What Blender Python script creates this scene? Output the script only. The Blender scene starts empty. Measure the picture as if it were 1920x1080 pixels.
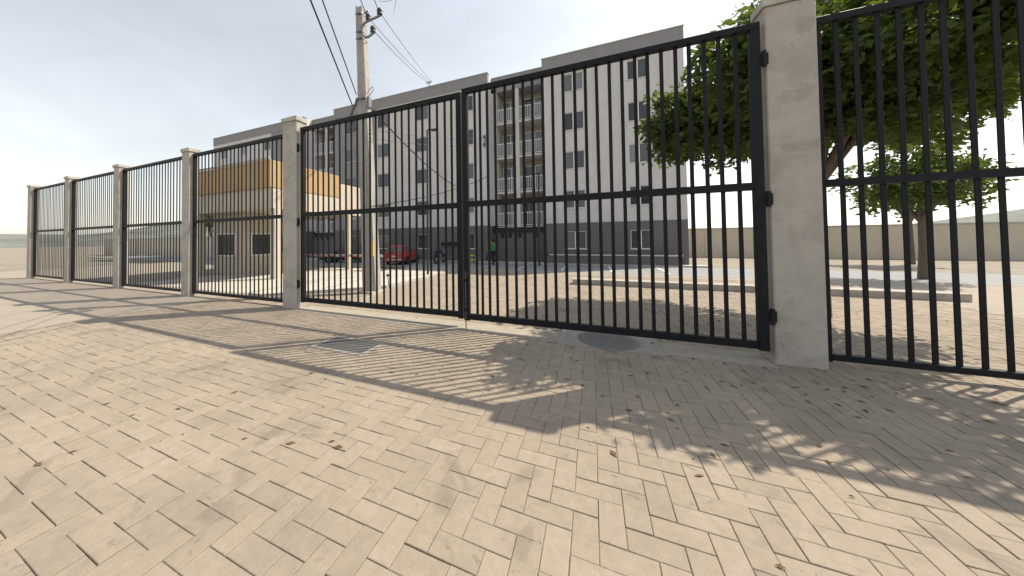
import bpy, bmesh, math, random
from mathutils import Vector, Matrix
random.seed(7)
S = bpy.context.scene
COL = S.collection
# ---------------------------------------------------------------- camera, sky, sun, exposure
H = 1.8
cam_d = bpy.data.cameras.new('camera'); cam = bpy.data.objects.new('camera', cam_d); COL.objects.link(cam)
yaw, pitch, roll = .4035, .02, .01265
f_ = Vector((-math.sin(yaw), math.cos(yaw), 0)); r_ = Vector((math.cos(yaw), math.sin(yaw), 0)); u_ = Vector((0, 0, 1))
f2 = f_*math.cos(pitch)+u_*math.sin(pitch); u2 = u_*math.cos(pitch)-f_*math.sin(pitch)
r3 = r_*math.cos(roll)-u2*math.sin(roll); u3 = u2*math.cos(roll)+r_*math.sin(roll)
M = Matrix((r3, u3, -f2)).transposed().to_4x4(); M.translation = (0, 0, H)
cam.matrix_world = M
cam_d.sensor_width = 36; cam_d.lens = 561.5/1920*36
cam_d.shift_x = (960-871)/1920; cam_d.shift_y = (437-540)/1920
cam_d.clip_start = .05; cam_d.clip_end = 2000
S.camera = cam
SUN = Vector((.635, .525, 1.0)).normalized()
W = bpy.data.worlds.new('World'); S.world = W; W.use_nodes = True
nt = W.node_tree; bg = nt.nodes['Background']
sky = nt.nodes.new('ShaderNodeTexSky'); sky.sky_type = 'NISHITA'; sky.sun_disc = False
sky.sun_elevation = math.asin(SUN.z); sky.sun_rotation = math.atan2(SUN.x, SUN.y)
sky.air_density = 1.6; sky.dust_density = 1.0; sky.ozone_density = 1.0; sky.altitude = 0
hz = nt.nodes.new('ShaderNodeHueSaturation'); hz.inputs['Saturation'].default_value = .32; hz.inputs['Value'].default_value = 1.0
# faint, even streaks of high haze all round the sky
wc = nt.nodes.new('ShaderNodeTexCoord'); wm_ = nt.nodes.new('ShaderNodeMapping'); wm_.inputs['Scale'].default_value = (1.2, 2.2, 5.0)
wn = nt.nodes.new('ShaderNodeTexNoise'); wn.inputs['Scale'].default_value = 1.6; wn.inputs['Detail'].default_value = 7; wn.inputs['Roughness'].default_value = .55; wn.inputs['Distortion'].default_value = .6
wr = nt.nodes.new('ShaderNodeMapRange'); wr.inputs[1].default_value = .3; wr.inputs[2].default_value = .7; wr.inputs[3].default_value = 1.04; wr.inputs[4].default_value = 1.18
nt.links.new(wc.outputs['Generated'], wm_.inputs[0]); nt.links.new(wm_.outputs[0], wn.inputs['Vector']); nt.links.new(wn.outputs['Fac'], wr.inputs[0]); nt.links.new(wr.outputs[0], hz.inputs['Value'])
  # even milky haze over the whole sky
nt.links.new(sky.outputs[0], hz.inputs['Color']); nt.links.new(hz.outputs[0], bg.inputs[0]); bg.inputs[1].default_value = .138
sl = bpy.data.lights.new('sun', 'SUN'); sl.energy = 5.0; sl.angle = math.radians(.45); sl.color = (1, .90, .74)
so = bpy.data.objects.new('sun', sl); COL.objects.link(so); so.rotation_euler = SUN.to_track_quat('Z', 'Y').to_euler(); so.location = (10, 8, 30)
S.view_settings.view_transform = 'Standard'; S.view_settings.look = 'None'
S.view_settings.exposure = .36; S.view_settings.gamma = 1
S.render.resolution_x = 1024; S.render.resolution_y = 576

# ---------------------------------------------------------------- materials
def mat(name, col, rough=.8, var=.12, scale=6, metal=0, bump=0, bscale=60, spec=.4, dirt=None, dirtscale=1.2, tone=None, tonevar=.25, coords='Object', coat=0, spots=0):
    m = bpy.data.materials.new(name); m.use_nodes = True
    n = m.node_tree.nodes; l = m.node_tree.links; b = n['Principled BSDF']
    b.inputs['Roughness'].default_value = rough; b.inputs['Metallic'].default_value = metal
    b.inputs['Specular IOR Level'].default_value = spec
    if coat: b.inputs['Coat Weight'].default_value = coat; b.inputs['Coat Roughness'].default_value = .08
    if coords == 'World':
        co = n.new('ShaderNodeNewGeometry').outputs['Position']
    else:
        co = n.new('ShaderNodeTexCoord').outputs['Object']
    t = n.new('ShaderNodeTexNoise'); t.inputs['Scale'].default_value = scale; t.inputs['Detail'].default_value = 6; t.inputs['Roughness'].default_value = .65
    l.new(co, t.inputs['Vector'])
    mr = n.new('ShaderNodeMapRange'); mr.inputs[1].default_value = .3; mr.inputs[2].default_value = .7
    mr.inputs[3].default_value = 1-var; mr.inputs[4].default_value = 1+var
    l.new(t.outputs['Fac'], mr.inputs[0])
    hs = n.new('ShaderNodeHueSaturation'); hs.inputs['Color'].default_value = (*col, 1)
    val = mr.outputs[0]
    if tone:
        if tone == 'object': tv = n.new('ShaderNodeObjectInfo').outputs['Random']
        else:
            a = n.new('ShaderNodeAttribute'); a.attribute_name = 'tone'; tv = a.outputs['Fac']
        m2 = n.new('ShaderNodeMapRange'); m2.inputs[3].default_value = 1-tonevar; m2.inputs[4].default_value = 1+tonevar*.8
        l.new(tv, m2.inputs[0])
        mu = n.new('ShaderNodeMath'); mu.operation = 'MULTIPLY'; l.new(val, mu.inputs[0]); l.new(m2.outputs[0], mu.inputs[1]); val = mu.outputs[0]
    l.new(val, hs.inputs['Value'])
    out = hs.outputs[0]
    if dirt:
        t2 = n.new('ShaderNodeTexNoise'); t2.inputs['Scale'].default_value = dirtscale; t2.inputs['Detail'].default_value = 8; t2.inputs['Roughness'].default_value = .7
        mp = n.new('ShaderNodeMapping'); mp.inputs['Scale'].default_value = dirt[2] if len(dirt) > 2 else (1, 1, 1)
        l.new(co, mp.inputs[0]); l.new(mp.outputs[0], t2.inputs['Vector'])
        r = n.new('ShaderNodeMapRange'); r.inputs[1].default_value = .48; r.inputs[2].default_value = .72; r.inputs[4].default_value = dirt[1]
        l.new(t2.outputs['Fac'], r.inputs[0])
        mx = n.new('ShaderNodeMix'); mx.data_type = 'RGBA'; l.new(r.outputs[0], mx.inputs[0]); l.new(out, mx.inputs[6]); mx.inputs[7].default_value = (*dirt[0], 1)
        out = mx.outputs[2]
    if spots:      # oil drips, gum and tyre grime with shapes of their own
        for sc, lo, hi, am in ((1.7,.60,.66,spots), (11,.66,.70,spots*1.3)):
            t4 = n.new('ShaderNodeTexNoise'); t4.inputs['Scale'].default_value = sc; t4.inputs['Detail'].default_value = 3; t4.inputs['Distortion'].default_value = .8
            l.new(co, t4.inputs['Vector'])
            r4 = n.new('ShaderNodeMapRange'); r4.inputs[1].default_value = lo; r4.inputs[2].default_value = hi; r4.inputs[4].default_value = am
            l.new(t4.outputs['Fac'], r4.inputs[0])
            m4 = n.new('ShaderNodeMix'); m4.data_type = 'RGBA'; l.new(r4.outputs[0], m4.inputs[0]); l.new(out, m4.inputs[6]); m4.inputs[7].default_value = (.11, .095, .08, 1)
            out = m4.outputs[2]
    l.new(out, b.inputs['Base Color'])
    if bump:
        t3 = n.new('ShaderNodeTexNoise'); t3.inputs['Scale'].default_value = bscale; t3.inputs['Detail'].default_value = 5
        l.new(co, t3.inputs['Vector'])
        bp = n.new('ShaderNodeBump'); bp.inputs['Strength'].default_value = bump; bp.inputs['Distance'].default_value = .01
        l.new(t3.outputs['Fac'], bp.inputs['Height']); l.new(bp.outputs[0], b.inputs['Normal'])
    return m
PAVER = dict(rough=.9, var=.10, scale=14, bump=.45, bscale=130, coords='World', dirt=((.165, .14, .115), .5), dirtscale=.6, spec=.25, spots=.28)
MT = dict(
 paver=mat('paver_concrete', (.30, .252, .2), tone='object', tonevar=.07, **PAVER),
 paver_field=mat('paver_concrete_field', (.30, .252, .2), tone='attr', tonevar=.07, **PAVER),
 sand=mat('joint_sand', (.235, .195, .15), .95, .3, 25, bump=.5, bscale=200, coords='World'),
 ground=mat('ground_soil', (.24, .21, .165), .95, .2, .6, bump=.3, bscale=20, coords='World'),
 yard=mat('yard_paving', (.305, .262, .215), .9, .12, 5, bump=.3, bscale=60, coords='World', dirt=((.22, .2, .17), .4), dirtscale=.5),
 concrete=mat('concrete', (.40, .37, .33), .9, .1, 4, bump=.3, bscale=60, coords='World', dirt=((.24, .215, .18), .6), dirtscale=1.4, spots=.2),
 cement=mat('cement_patch', (.30, .275, .24), .9, .12, 8, bump=.3, bscale=90, coords='World', dirt=((.28, .27, .24), .5), dirtscale=3),
 sill=mat('threshold_concrete', (.335, .30, .25), .9, .1, 6, bump=.3, bscale=90, coords='World', dirt=((.22, .19, .155), .45), dirtscale=2.2, spots=.15),
 kerb=mat('kerb_concrete', (.42, .40, .36), .9, .15, 6, bump=.3, coords='World', dirt=((.2, .19, .17), .5), dirtscale=2),
 walk=mat('sidewalk_concrete', (.47, .44, .39), .9, .08, 3, bump=.25, coords='World', dirt=((.42, .39, .34), .45), dirtscale=.9),
 gate=mat('black_gate_paint', (.008, .009, .012), .55, .35, 30, bump=.12, bscale=90, dirt=((.03, .025, .02), .3), dirtscale=5, spec=.2),
 galv=mat('bolt_steel', (.16, .12, .09), .55, .3, 30, metal=.6),
 poleconc=mat('pole_concrete', (.37, .35, .325), .9, .13, 5, bump=.5, bscale=40, dirt=((.22, .2, .18), .6, (4, 4, .6)), dirtscale=1.5),
 metal=mat('dull_steel', (.20, .21, .22), .5, .2, 25, metal=.7),
 ceramic=mat('brown_insulator', (.045, .04, .042), .35, .2, 20),
 wire=mat('black_cable', (.03, .03, .033), .6, .1, 10),
 wiregrey=mat('grey_cable', (.12, .12, .13), .6, .1, 10),
 lamp=mat('lamp_post_paint', (.03, .035, .04), .45, .2, 20),
 yellow=mat('yellow_paint', (.62, .44, .05), .7, .25, 12, dirt=((.3, .25, .15), .5), dirtscale=4),
 light=mat('light_grey_paint', (.58, .56, .55), .85, .05, 1.2, bump=.12, bscale=120, dirt=((.36, .34, .32), .5, (1.8, 1.8, .16)), dirtscale=1.0),
 dark=mat('dark_grey_paint', (.135, .128, .132), .85, .09, 1.5, bump=.12, bscale=120, dirt=((.2, .195, .19), .25, (1.6, 1.6, .3)), dirtscale=.8),
 mid=mat('parapet_grey_paint', (.255, .25, .255), .85, .08, 1.5, bump=.12, bscale=120, dirt=((.27, .26, .25), .35, (1.5, 1.5, .3)), dirtscale=.9),
 balc=mat('balcony_beige_paint', (.36, .30, .235), .85, .08, 2, dirt=((.33, .29, .25), .4), dirtscale=1),
 white=mat('white_aluminium', (.74, .75, .76), .4, .06, 10),
 glass=mat('dark_window_glass', (.05, .054, .062), .1, .3, 1.5, spec=.6, tone='object', tonevar=.7),
 curtain=mat('curtained_window_glass', (.15, .155, .16), .15, .15, 4, spec=.6, tone='object', tonevar=.5),
 black=mat('matt_black', (.012, .012, .013), .6, .2, 10),
 roof=mat('roof_membrane', (.3, .29, .28), .9, .15, 2),
 cream=mat('cream_paint', (.52, .46, .375), .8, .06, 2, bump=.1, dirt=((.48, .42, .33), .35, (1.5, 1.5, .3)), dirtscale=1),
 orange=mat('ochre_paint', (.42, .285, .14), .8, .08, 2, bump=.1, dirt=((.4, .24, .11), .35, (1.5, 1.5, .3)), dirtscale=1),
 red=mat('red_car_paint', (.36, .018, .025), .35, .06, 4, coat=.6),
 navy=mat('dark_car_paint', (.018, .022, .03), .3, .1, 4, coat=.6),
 carglass=mat('car_glass', (.10, .10, .105), .12, .1, 3, spec=.7),
 tyre=mat('tyre_rubber', (.02, .02, .02), .85, .2, 30),
 rim=mat('wheel_rim', (.45, .45, .46), .4, .1, 20, metal=.8),
 lens_red=mat('red_lamp_lens', (.35, .02, .02), .2, .1, 8),
 lens=mat('clear_lamp_lens', (.6, .6, .6), .15, .1, 8),
 plate=mat('number_plate', (.55, .55, .53), .5, .08, 20),
 blue=mat('blue_plastic', (.025, .03, .10), .4, .15, 10),
 skin=mat('skin', (.34, .19, .13), .6, .08, 20),
 shirt=mat('green_cloth', (.035, .20, .075), .9, .15, 25, bump=.3, bscale=200),
 trousers=mat('black_cloth', (.015, .016, .02), .9, .2, 25),
 hair=mat('black_hair', (.012, .01, .009), .7, .2, 40),
 boom=mat('grey_boom_paint', (.40, .36, .34), .7, .2, 8, dirt=((.2, .17, .16), .5), dirtscale=3),  # pinkish grey paint with darker blotches
 stripe=mat('red_stripe', (.42, .05, .04), .6, .15, 10),
 road=mat('road_marking', (.68, .68, .66), .8, .2, 25, coords='World'),
 asphalt=mat('parking_paving', (.25, .255, .26), .9, .14, 8, bump=.3, bscale=90, coords='World', dirt=((.15, .15, .15), .5), dirtscale=.8),
 iron=mat('cast_iron', (.15, .145, .145), .6, .25, 20, bump=.3, bscale=60, coords='World', dirt=((.2, .17, .13), .4), dirtscale=4),
 bark=mat('tree_bark', (.13, .10, .075), .95, .25, 9, bump=.8, bscale=25),
 leaf=mat('tree_leaf', (.07, .115, .028), .6, .3, 3, tone='attr', tonevar=.5, spec=.3),
 hill=mat('hazed_hill_vegetation', (.15, .16, .14), .95, .3, .03, coords='World'),  # distance haze put into the colour: green made paler and greyer
 litter=mat('dry_leaf', (.14, .085, .04), .9, .4, 3, coords='World'),
 grass=mat('grass_blade', (.20, .21, .06), .8, .3, 3, coords='World'),
)
# let a little light through leaves
_m = MT['leaf']; _b = _m.node_tree.nodes['Principled BSDF']
_n = _m.node_tree.nodes; _l = _m.node_tree.links
_t = _n.new('ShaderNodeBsdfTranslucent'); _x = _n.new('ShaderNodeMixShader'); _x.inputs[0].default_value = .35
_t.inputs[0].default_value = (.16, .22, .03, 1)
_l.new(_b.outputs[0], _x.inputs[1]); _l.new(_t.outputs[0], _x.inputs[2]); _l.new(_x.outputs[0], _n['Material Output'].inputs[0])

# ---------------------------------------------------------------- helpers
def tag(o, label=None, cat=None, group=None, kind=None):
    if label: o['label'] = label
    if cat: o['category'] = cat
    if group: o['group'] = group
    if kind: o['kind'] = kind
    return o
def empty(name, loc=(0, 0, 0), rz=0):
    o = bpy.data.objects.new(name, None); COL.objects.link(o); o.location = loc; o.rotation_euler = (0, 0, rz); o.empty_display_size = .2
    return o
def link(name, me, m, parent=None, local=False, loc=None):
    o = bpy.data.objects.new(name, me); COL.objects.link(o)
    if m and not me.materials: me.materials.append(m)
    if loc is not None: o.location = loc
    if parent:
        o.parent = parent
        if not local:   # geometry given in world coordinates under an unrotated empty
            if parent.type == 'EMPTY': o.matrix_parent_inverse = Matrix.Translation(-Vector(parent.location))
            elif parent.parent is None: o.matrix_parent_inverse = Matrix.Translation(-Vector(parent.location))
    return o
class MB:
    def __init__(s): s.v = []; s.f = []; s.sm = []
    def add(s, vs, fs, smooth=False):
        k = len(s.v); s.v += [tuple(p) for p in vs]
        for f in fs: s.f.append(tuple(i+k for i in f)); s.sm.append(smooth)
        return s
    def box(s, x0, x1, y0, y1, z0, z1):
        return s.add([(x0,y0,z0),(x1,y0,z0),(x1,y1,z0),(x0,y1,z0),(x0,y0,z1),(x1,y0,z1),(x1,y1,z1),(x0,y1,z1)],
          [(0,3,2,1),(4,5,6,7),(0,1,5,4),(1,2,6,5),(2,3,7,6),(3,0,4,7)])
    def cbox(s, x0, x1, y0, y1, z0, z1, c=.01):   # box with chamfered vertical and top edges
        o = [(x0+c,y0),(x1-c,y0),(x1,y0+c),(x1,y1-c),(x1-c,y1),(x0+c,y1),(x0,y1-c),(x0,y0+c)]
        i = [(max(x0+c, min(x1-c, x)), max(y0+c, min(y1-c, y))) for x, y in o]
        vs = [(x,y,z0) for x,y in o]+[(x,y,z1-c) for x,y in o]+[(x,y,z1) for x,y in i]
        fs = [(k,(k+1)%8,8+(k+1)%8,8+k) for k in range(8)]
        fs += [(8+k,8+(k+1)%8,16+(k+1)%8,16+k) for k in range(8)]
        fs += [tuple(range(16,24)), tuple(reversed(range(8)))]
        return s.add(vs, fs)
    def prism(s, poly, z0, z1):
        n = len(poly)
        return s.add([(x,y,z0) for x,y in poly]+[(x,y,z1) for x,y in poly],
          [tuple(reversed(range(n))), tuple(range(n,2*n))]+[(k,(k+1)%n,n+(k+1)%n,n+k) for k in range(n)])
    def bar(s, p, q, w, h, up=(0,0,1)):
        p, q = Vector(p), Vector(q); d = (q-p).normalized(); up = Vector(up)
        if abs(d.dot(up)) > .99: up = Vector((0,1,0))
        a = d.cross(up).normalized()*w/2; b = a.cross(d).normalized()*h/2
        vs = [p-a-b,p+a-b,p+a+b,p-a+b,q-a-b,q+a-b,q+a+b,q-a+b]
        return s.add(vs, [(0,1,2,3),(7,6,5,4),(0,4,5,1),(1,5,6,2),(2,6,7,3),(3,7,4,0)])
    def tube(s, pts, r, n=8, caps=True):
        pts = [Vector(p) for p in pts]; R = r if isinstance(r, (list, tuple)) else [r]*len(pts)
        vs = []; prev = None
        for i, p in enumerate(pts):
            d = (pts[min(i+1,len(pts)-1)]-pts[max(i-1,0)]).normalized()
            if prev is None: a = d.cross(Vector((0,0,1)) if abs(d.z) < .95 else Vector((1,0,0))).normalized()
            else: a = (prev-d*prev.dot(d)).normalized()
            prev = a; b = d.cross(a)
            vs += [p+(a*math.cos(2*math.pi*k/n)+b*math.sin(2*math.pi*k/n))*R[i] for k in range(n)]
        fs = [(i*n+k, i*n+(k+1)%n, (i+1)*n+(k+1)%n, (i+1)*n+k) for i in range(len(pts)-1) for k in range(n)]
        s.add(vs, fs, True)
        if caps:
            s.add(vs[:n], [tuple(reversed(range(n)))]); s.add(vs[-n:], [tuple(range(n))])
        return s
    def lathe(s, c, prof, n=14, axis='z', smooth=True):
        c = Vector(c); vs = []
        for r, t in prof:
            for k in range(n):
                a = 2*math.pi*k/n
                vs.append(c+(Vector((r*math.cos(a), r*math.sin(a), t)) if axis == 'z' else Vector((t, r*math.cos(a), r*math.sin(a))) if axis == 'x' else Vector((r*math.cos(a), t, r*math.sin(a)))))
        m = len(prof)
        fs = [(i*n+k, i*n+(k+1)%n, (i+1)*n+(k+1)%n, (i+1)*n+k) for i in range(m-1) for k in range(n)]
        s.add(vs, fs, smooth); s.add(vs[:n], [tuple(reversed(range(n)))]); s.add(vs[-n:], [tuple(range(n))])
        return s
    def mesh(s, name, fix=True):
        me = bpy.data.meshes.new(name); me.from_pydata(s.v, [], s.f)
        me.polygons.foreach_set('use_smooth', s.sm)
        if fix:
            bm = bmesh.new(); bm.from_mesh(me); bmesh.ops.recalc_face_normals(bm, faces=bm.faces); bm.to_mesh(me); bm.free()
        me.update(); return me
    def build(s, name, m, parent=None, local=False):
        return link(name, s.mesh(name), m, parent, local)
def box(*a): return MB().box(*a)
def struct(o): o['kind'] = 'structure'; return o

# ================================================================ SETTING
g = MB(); g.add([(-900,-900,-.09),(900,-900,-.09),(900,900,-.09),(-900,900,-.09)], [(0,1,2,3)]); struct(g.build('ground', MT['ground']))
YG = 5.695                                    # line of the gate
# --- herringbone paving
U = .152
PX0, PX1, PY0, PY1 = -11.0, 8.2, .0, 15.4
paving = MB(); paving.add([(-36,-14,-.007),(20,-14,-.007),(20,16.6,-.007),(-36,16.6,-.007)], [(0,1,2,3)])
paving = struct(paving.build('paving', MT['sand']))
def blk(bm_v, bm_f, cx, cy, lx, ly, dz=0, tx=0, ty=0):
    gp = .0024; b = .0035; k = len(bm_v)
    hx, hy = lx/2-gp, ly/2-gp
    for (x, y, z) in [(-hx,-hy,-.03),(hx,-hy,-.03),(hx,hy,-.03),(-hx,hy,-.03),(-hx,-hy,-b*.8),(hx,-hy,-b*.8),(hx,hy,-b*.8),(-hx,hy,-b*.8),(-hx+b,-hy+b,0),(hx-b,-hy+b,0),(hx-b,hy-b,0),(-hx+b,hy-b,0)]:
        bm_v.append((cx+x, cy+y, z+dz+x*tx+y*ty))
    for i in range(4):
        j = (i+1) % 4
        bm_f.append((k+i,k+j,k+4+j,k+4+i)); bm_f.append((k+4+i,k+4+j,k+8+j,k+8+i))
    bm_f.append((k+8,k+9,k+10,k+11))
F = 561.5
def proj(x, y, z=0):
    d = Vector((x, y, z-H)); zz = d.dot(f2)
    if zz < .2: return None
    return 871+F*d.dot(r3)/zz, 437-F*d.dot(u3)/zz, zz
def inpoly(x, y, poly):
    c = False; n = len(poly)
    for i in range(n):
        (x1, y1), (x2, y2) = poly[i], poly[i-1]
        if (y1 > y) != (y2 > y) and x < (x2-x1)*(y-y1)/(y2-y1)+x1: c = not c
    return c
WALK = [(-7.15,9.15),(-7.15,14.7),(-10.55,14.7),(-10.55,6.4),(-9.9,6.4)]
ISLAND = [(-.74,12.3),(9,12.3),(9,12.78),(-.74,12.78)]
DRAIN = (-4.42,-3.42,3.74,4.24)
MH = (.22,5.82,.5)
def blocked(x, y):
    if DRAIN[0]-.13 < x < DRAIN[1]+.13 and DRAIN[2]-.13 < y < DRAIN[3]+.13: return True
    if -.62 < x < 1.05 and 5.3 < y < 6.4: return True
    if YG-.27 < y < YG+.06 and -14 < x < PX1: return False
    return inpoly(x, y, WALK) or inpoly(x, y, ISLAND)
blocks = []
for i in range(int(PX0/U)-1, int(PX1/U)+1):
    for j in range(int(PY0/U)-1, int(PY1/U)+1):
        d = (i-j) % 4
        if d == 0: cx, cy, lx, ly = (i+1)*U, (j+.5)*U, 2*U, U
        elif d == 3: cx, cy, lx, ly = (i+.5)*U, (j+1)*U, U, 2*U
        else: continue
        if not (PX0 < cx < PX1 and PY0 < cy < PY1) or blocked(cx, cy): continue
        p = proj(cx, cy)
        if p is None or p[0] < -200 or p[0] > 2120 or p[1] > 1300: continue
        vis = 600 < p[0] < 1143 and p[1] < 818
        blocks.append((0 if vis else 1, p[2], cx, cy, lx, ly))
blocks.sort()
V2, F2, T2 = [], [], []
mh = {}
for k, (vis, _, cx, cy, lx, ly) in enumerate(blocks):
    dz = random.gauss(0, .0016); tx = random.gauss(0, .008); ty = random.gauss(0, .008)
    if k < 300:
        key = lx > ly
        if key not in mh:
            v, f = [], []; blk(v, f, 0, 0, lx, ly); me = bpy.data.meshes.new('paver'); me.from_pydata(v, [], f); me.materials.append(MT['paver']); mh[key] = me
        o = bpy.data.objects.new('paver', mh[key]); COL.objects.link(o); o.parent = paving
        o.location = (cx, cy, dz); o.rotation_euler = (ty, -tx, 0)
    else:
        n0 = len(F2); blk(V2, F2, cx, cy, lx, ly, dz, tx, ty); T2 += [random.random()]*(len(F2)-n0)
me = bpy.data.meshes.new('paver_field'); me.from_pydata(V2, [], F2)
at = me.attributes.new('tone', 'FLOAT', 'FACE'); at.data.foreach_set('value', T2); me.materials.append(MT['paver_field'])
tag(link('paver_field', me, None, paving), kind='stuff')
# plain paving beyond the modelled field
for nm, x0, x1, y0, y1 in [('far_paving',-36,PX0,-14,16.6),('far_paving',PX1,20,-14,16.6),('far_paving',PX0,PX1,-14,PY0),('far_paving',PX0,PX1,PY1,16.6)]:
    struct(MB().add([(x0,y0,-.001),(x1,y0,-.001),(x1,y1,-.001),(x0,y1,-.001)], [(0,1,2,3)]).build(nm, MT['yard']))
struct(MB().add([(-60,16.6,-.003),(26,16.6,-.003),(26,21.0,-.003),(-60,21.0,-.003)], [(0,1,2,3)]).build('parking_area', MT['asphalt']))
struct(box(-60,6.2,21.0,21.9,-.05,.09).build('building_pavement', MT['kerb']))
struct(box(-60,20,16.45,16.62,-.08,.012).build('channel_kerb', MT['kerb']))
for x in (-18.9,-16.4,-11.5,-9.0,-6.5,-4.05,-1.6,.9,3.4):
    struct(MB().add([(x-.05,17.2,.002),(x+.05,17.2,.002),(x+.05,20.6,.002),(x-.05,20.6,.002)], [(0,1,2,3)]).build('parking_line', MT['road']))
# raised pale pavement inside the gate, left
wk = MB().prism(WALK, -.05, .095); struct(wk.build('sidewalk', MT['walk']))
kb = MB()
for a, b in zip(WALK, WALK[1:]+WALK[:1]):
    kb.bar((a[0],a[1],.035), (b[0],b[1],.035), .11, .138)
struct(kb.build('sidewalk_kerb', MT['kerb']))
struct(MB().add([(-19,6.6,.004),(-10.65,6.6,.004),(-10.65,15.2,.004),(-19,15.2,.004)], [(0,1,2,3)]).build('driveway', MT['walk']))
# raised island on the right
il = MB().prism(ISLAND, -.05, .2); struct(il.build('concrete_island', MT['concrete']))
# cement patch and threshold at the gate
struct(box(-.6,1.0,5.34,6.35,-.03,.004).build('cement_patch', MT['cement']))
for xa, xb in ((-7.2,-.602),(1.002,2.28)): struct(box(xa,xb,5.42,6.0,-.03,.007).build('gate_threshold', MT['sill']))
# drain with grate
dr = empty('drain_grate', (-3.92,3.99,0)); tag(dr, 'rectangular dark iron drain grate set in pale cement in the paving before the gate', 'drain')
x0, x1, y0, y1 = DRAIN
fr = MB(); fr.box(x0-.06,x1+.06,y0-.06,y0,-.03,.003).box(x0-.06,x1+.06,y1,y1+.06,-.03,.003).box(x0-.06,x0,y0,y1,-.03,.003).box(x1,x1+.06,y0,y1,-.03,.003)
fr.build('cement_frame', MT['cement'], dr)
MB().add([(x0,y0,-.0045),(x1,y0,-.0045),(x1,y1,-.0045),(x0,y1,-.0045)], [(0,1,2,3)]).build('pit_shade', MT['black'], dr)  # flat matt black sheet: the shade inside the drain is painted
bm_ = box(-.012,.012,-.25,.25,-.004,.004).mesh('grate_bar')
n = 22
for i in range(n):
    o = link('grate_bar', bm_, MT['iron'], dr, True, (x0+(i+.5)*(x1-x0)/n+3.92, (y0+y1)/2-3.99, 0))
for yy in (y0+.012, (y0+y1)/2, y1-.012): box(x0,x1,yy-.012,yy+.012,-.004,.002).build('grate_rail', MT['iron'], dr)
# manhole
mhx, mhy, mr_ = MH
mo = empty('manhole_cover', (mhx,mhy,0)); tag(mo, 'round dark iron manhole cover set in cement just under the right gate leaf', 'manhole')
MB().lathe((mhx,mhy,0), [(mr_,-.01),(mr_,.007),(mr_-.05,.009)], 40).build('rim', MT['iron'], mo)
cv = MB().lathe((mhx,mhy,0), [(mr_-.06,.0),(mr_-.06,.012),(mr_-.07,.014)], 40)
for a in range(-4, 5):
    yy = a*.09; hx = math.sqrt(max(0, (mr_-.1)**2-yy*yy)); cv.box(mhx-hx,mhx+hx,mhy+yy-.012,mhy+yy+.012,.012,.019)
cv.build('cover', MT['iron'], mo)
# small tuft of grass by the parking kerb
gv = MB()
for i in range(1800):
    x = random.uniform(-13.4,-11.0); y = random.uniform(15.35,16.3); a = random.uniform(0,6.28); hh = random.uniform(.04,.13); w = .008
    gv.add([(x-w*math.cos(a),y-w*math.sin(a),-.01),(x+w*math.cos(a),y+w*math.sin(a),-.01),(x+random.gauss(0,.03),y+random.gauss(0,.03),hh)], [(0,1,2)])
tag(link('grass', gv.mesh('grass', False), MT['grass']), 'thin strip of dry grass at the edge of the parking area', 'grass', kind='stuff')

# ================================================================ GATE AND FENCE
BARW = .053
def bar_mesh(z0, z1):
    return MB().cbox(-BARW/2,BARW/2,-.008,.008,z0,z1,.003).mesh('bar')
def leaf(name, x0, x1, y, zs, xs, label, cat, group, stile=.115, sb=True):
    t = empty(name, ((x0+x1)/2, y, 0)); tag(t, label, cat, group)
    (tb0, tb1), (m0, m1), (t0, t1) = zs
    MB().cbox(x0+stile+.001,x1-stile-.001,y-.045,y+.045,tb0,tb1,.006).build('bottom_rail', MT['gate'], t)
    MB().cbox(x0+stile+.001,x1-stile-.001,y-.043,y+.043,m0,m1,.006).build('middle_rail', MT['gate'], t)
    MB().cbox(x0,x1,y-.05,y+.05,t0,t1,.006).build('top_rail', MT['gate'], t)
    for a in (x0, x1-stile): MB().cbox(a,a+stile,y-.047,y+.047,tb0-.02,t0-.001,.006).build('stile', MT['gate'], t)
    me1 = bar_mesh(tb1-.01, m0+.01); me2 = bar_mesh(m1-.01, t0+.01)
    for x in xs:
        dx = random.gauss(0,.004)
        for me in (me1, me2):
            o = link('bar', me, MT['gate'], t, True, (x+dx-(x0+x1)/2, random.gauss(0,.002), 0))
            o.rotation_euler = (0, random.gauss(0,.0012), 0)
    return t
ZS = ((.19,.30), (2.45,2.56), (4.77,4.865))
xsL = [-2.704,-2.856,-3.038,-3.23,-3.413,-3.586,-3.769,-3.958,-4.135,-4.309,-4.496,-4.693,-4.879,-5.068,-5.258,-5.453,-5.637,-5.826,-6.018,-6.214]
x = -6.214
while x > -6.98: x -= .187; xsL.append(x)
gL = leaf('gate_leaf', -7.2, -2.468, YG, ZS, xsL[:-1] if xsL[-1] < -7.06 else xsL, 'tall black barred gate leaf left of the centre gap, in front of the utility pole', 'gate', 'two leaves of the tall entrance gate')
xsR = [-2.135,-2.015,-1.866,-1.708,-1.516,-1.336,-1.157,-.983,-.795,-.62,-.433,-.235,-.059,.137]
x = .137
while x < 1.95: x += .185; xsR.append(x)
gR = leaf('gate_leaf', -2.405, 2.26, 5.6, ZS, xsR, 'tall black barred gate leaf right of centre gap, its drop bolt touching the ground', 'gate', 'two leaves of the tall entrance gate')
db = MB().tube([(-2.36,5.548,.004),(-2.36,5.548,1.15)], .011, 8)
db.tube([(-2.36,5.548,1.1),(-2.30,5.52,1.1)], .009, 6); db.build('drop_bolt', MT['galv'], gR)
for z in (.36,.95): box(-2.39,-2.33,5.533,5.553,z,z+.05).build('bolt_keeper', MT['gate'], gR)
for zc in (1.35,):
    box(-2.56,-2.47,YG-.055,YG-.046,zc,zc+.16).build('lock_plate', MT['gate'], gL)
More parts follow.
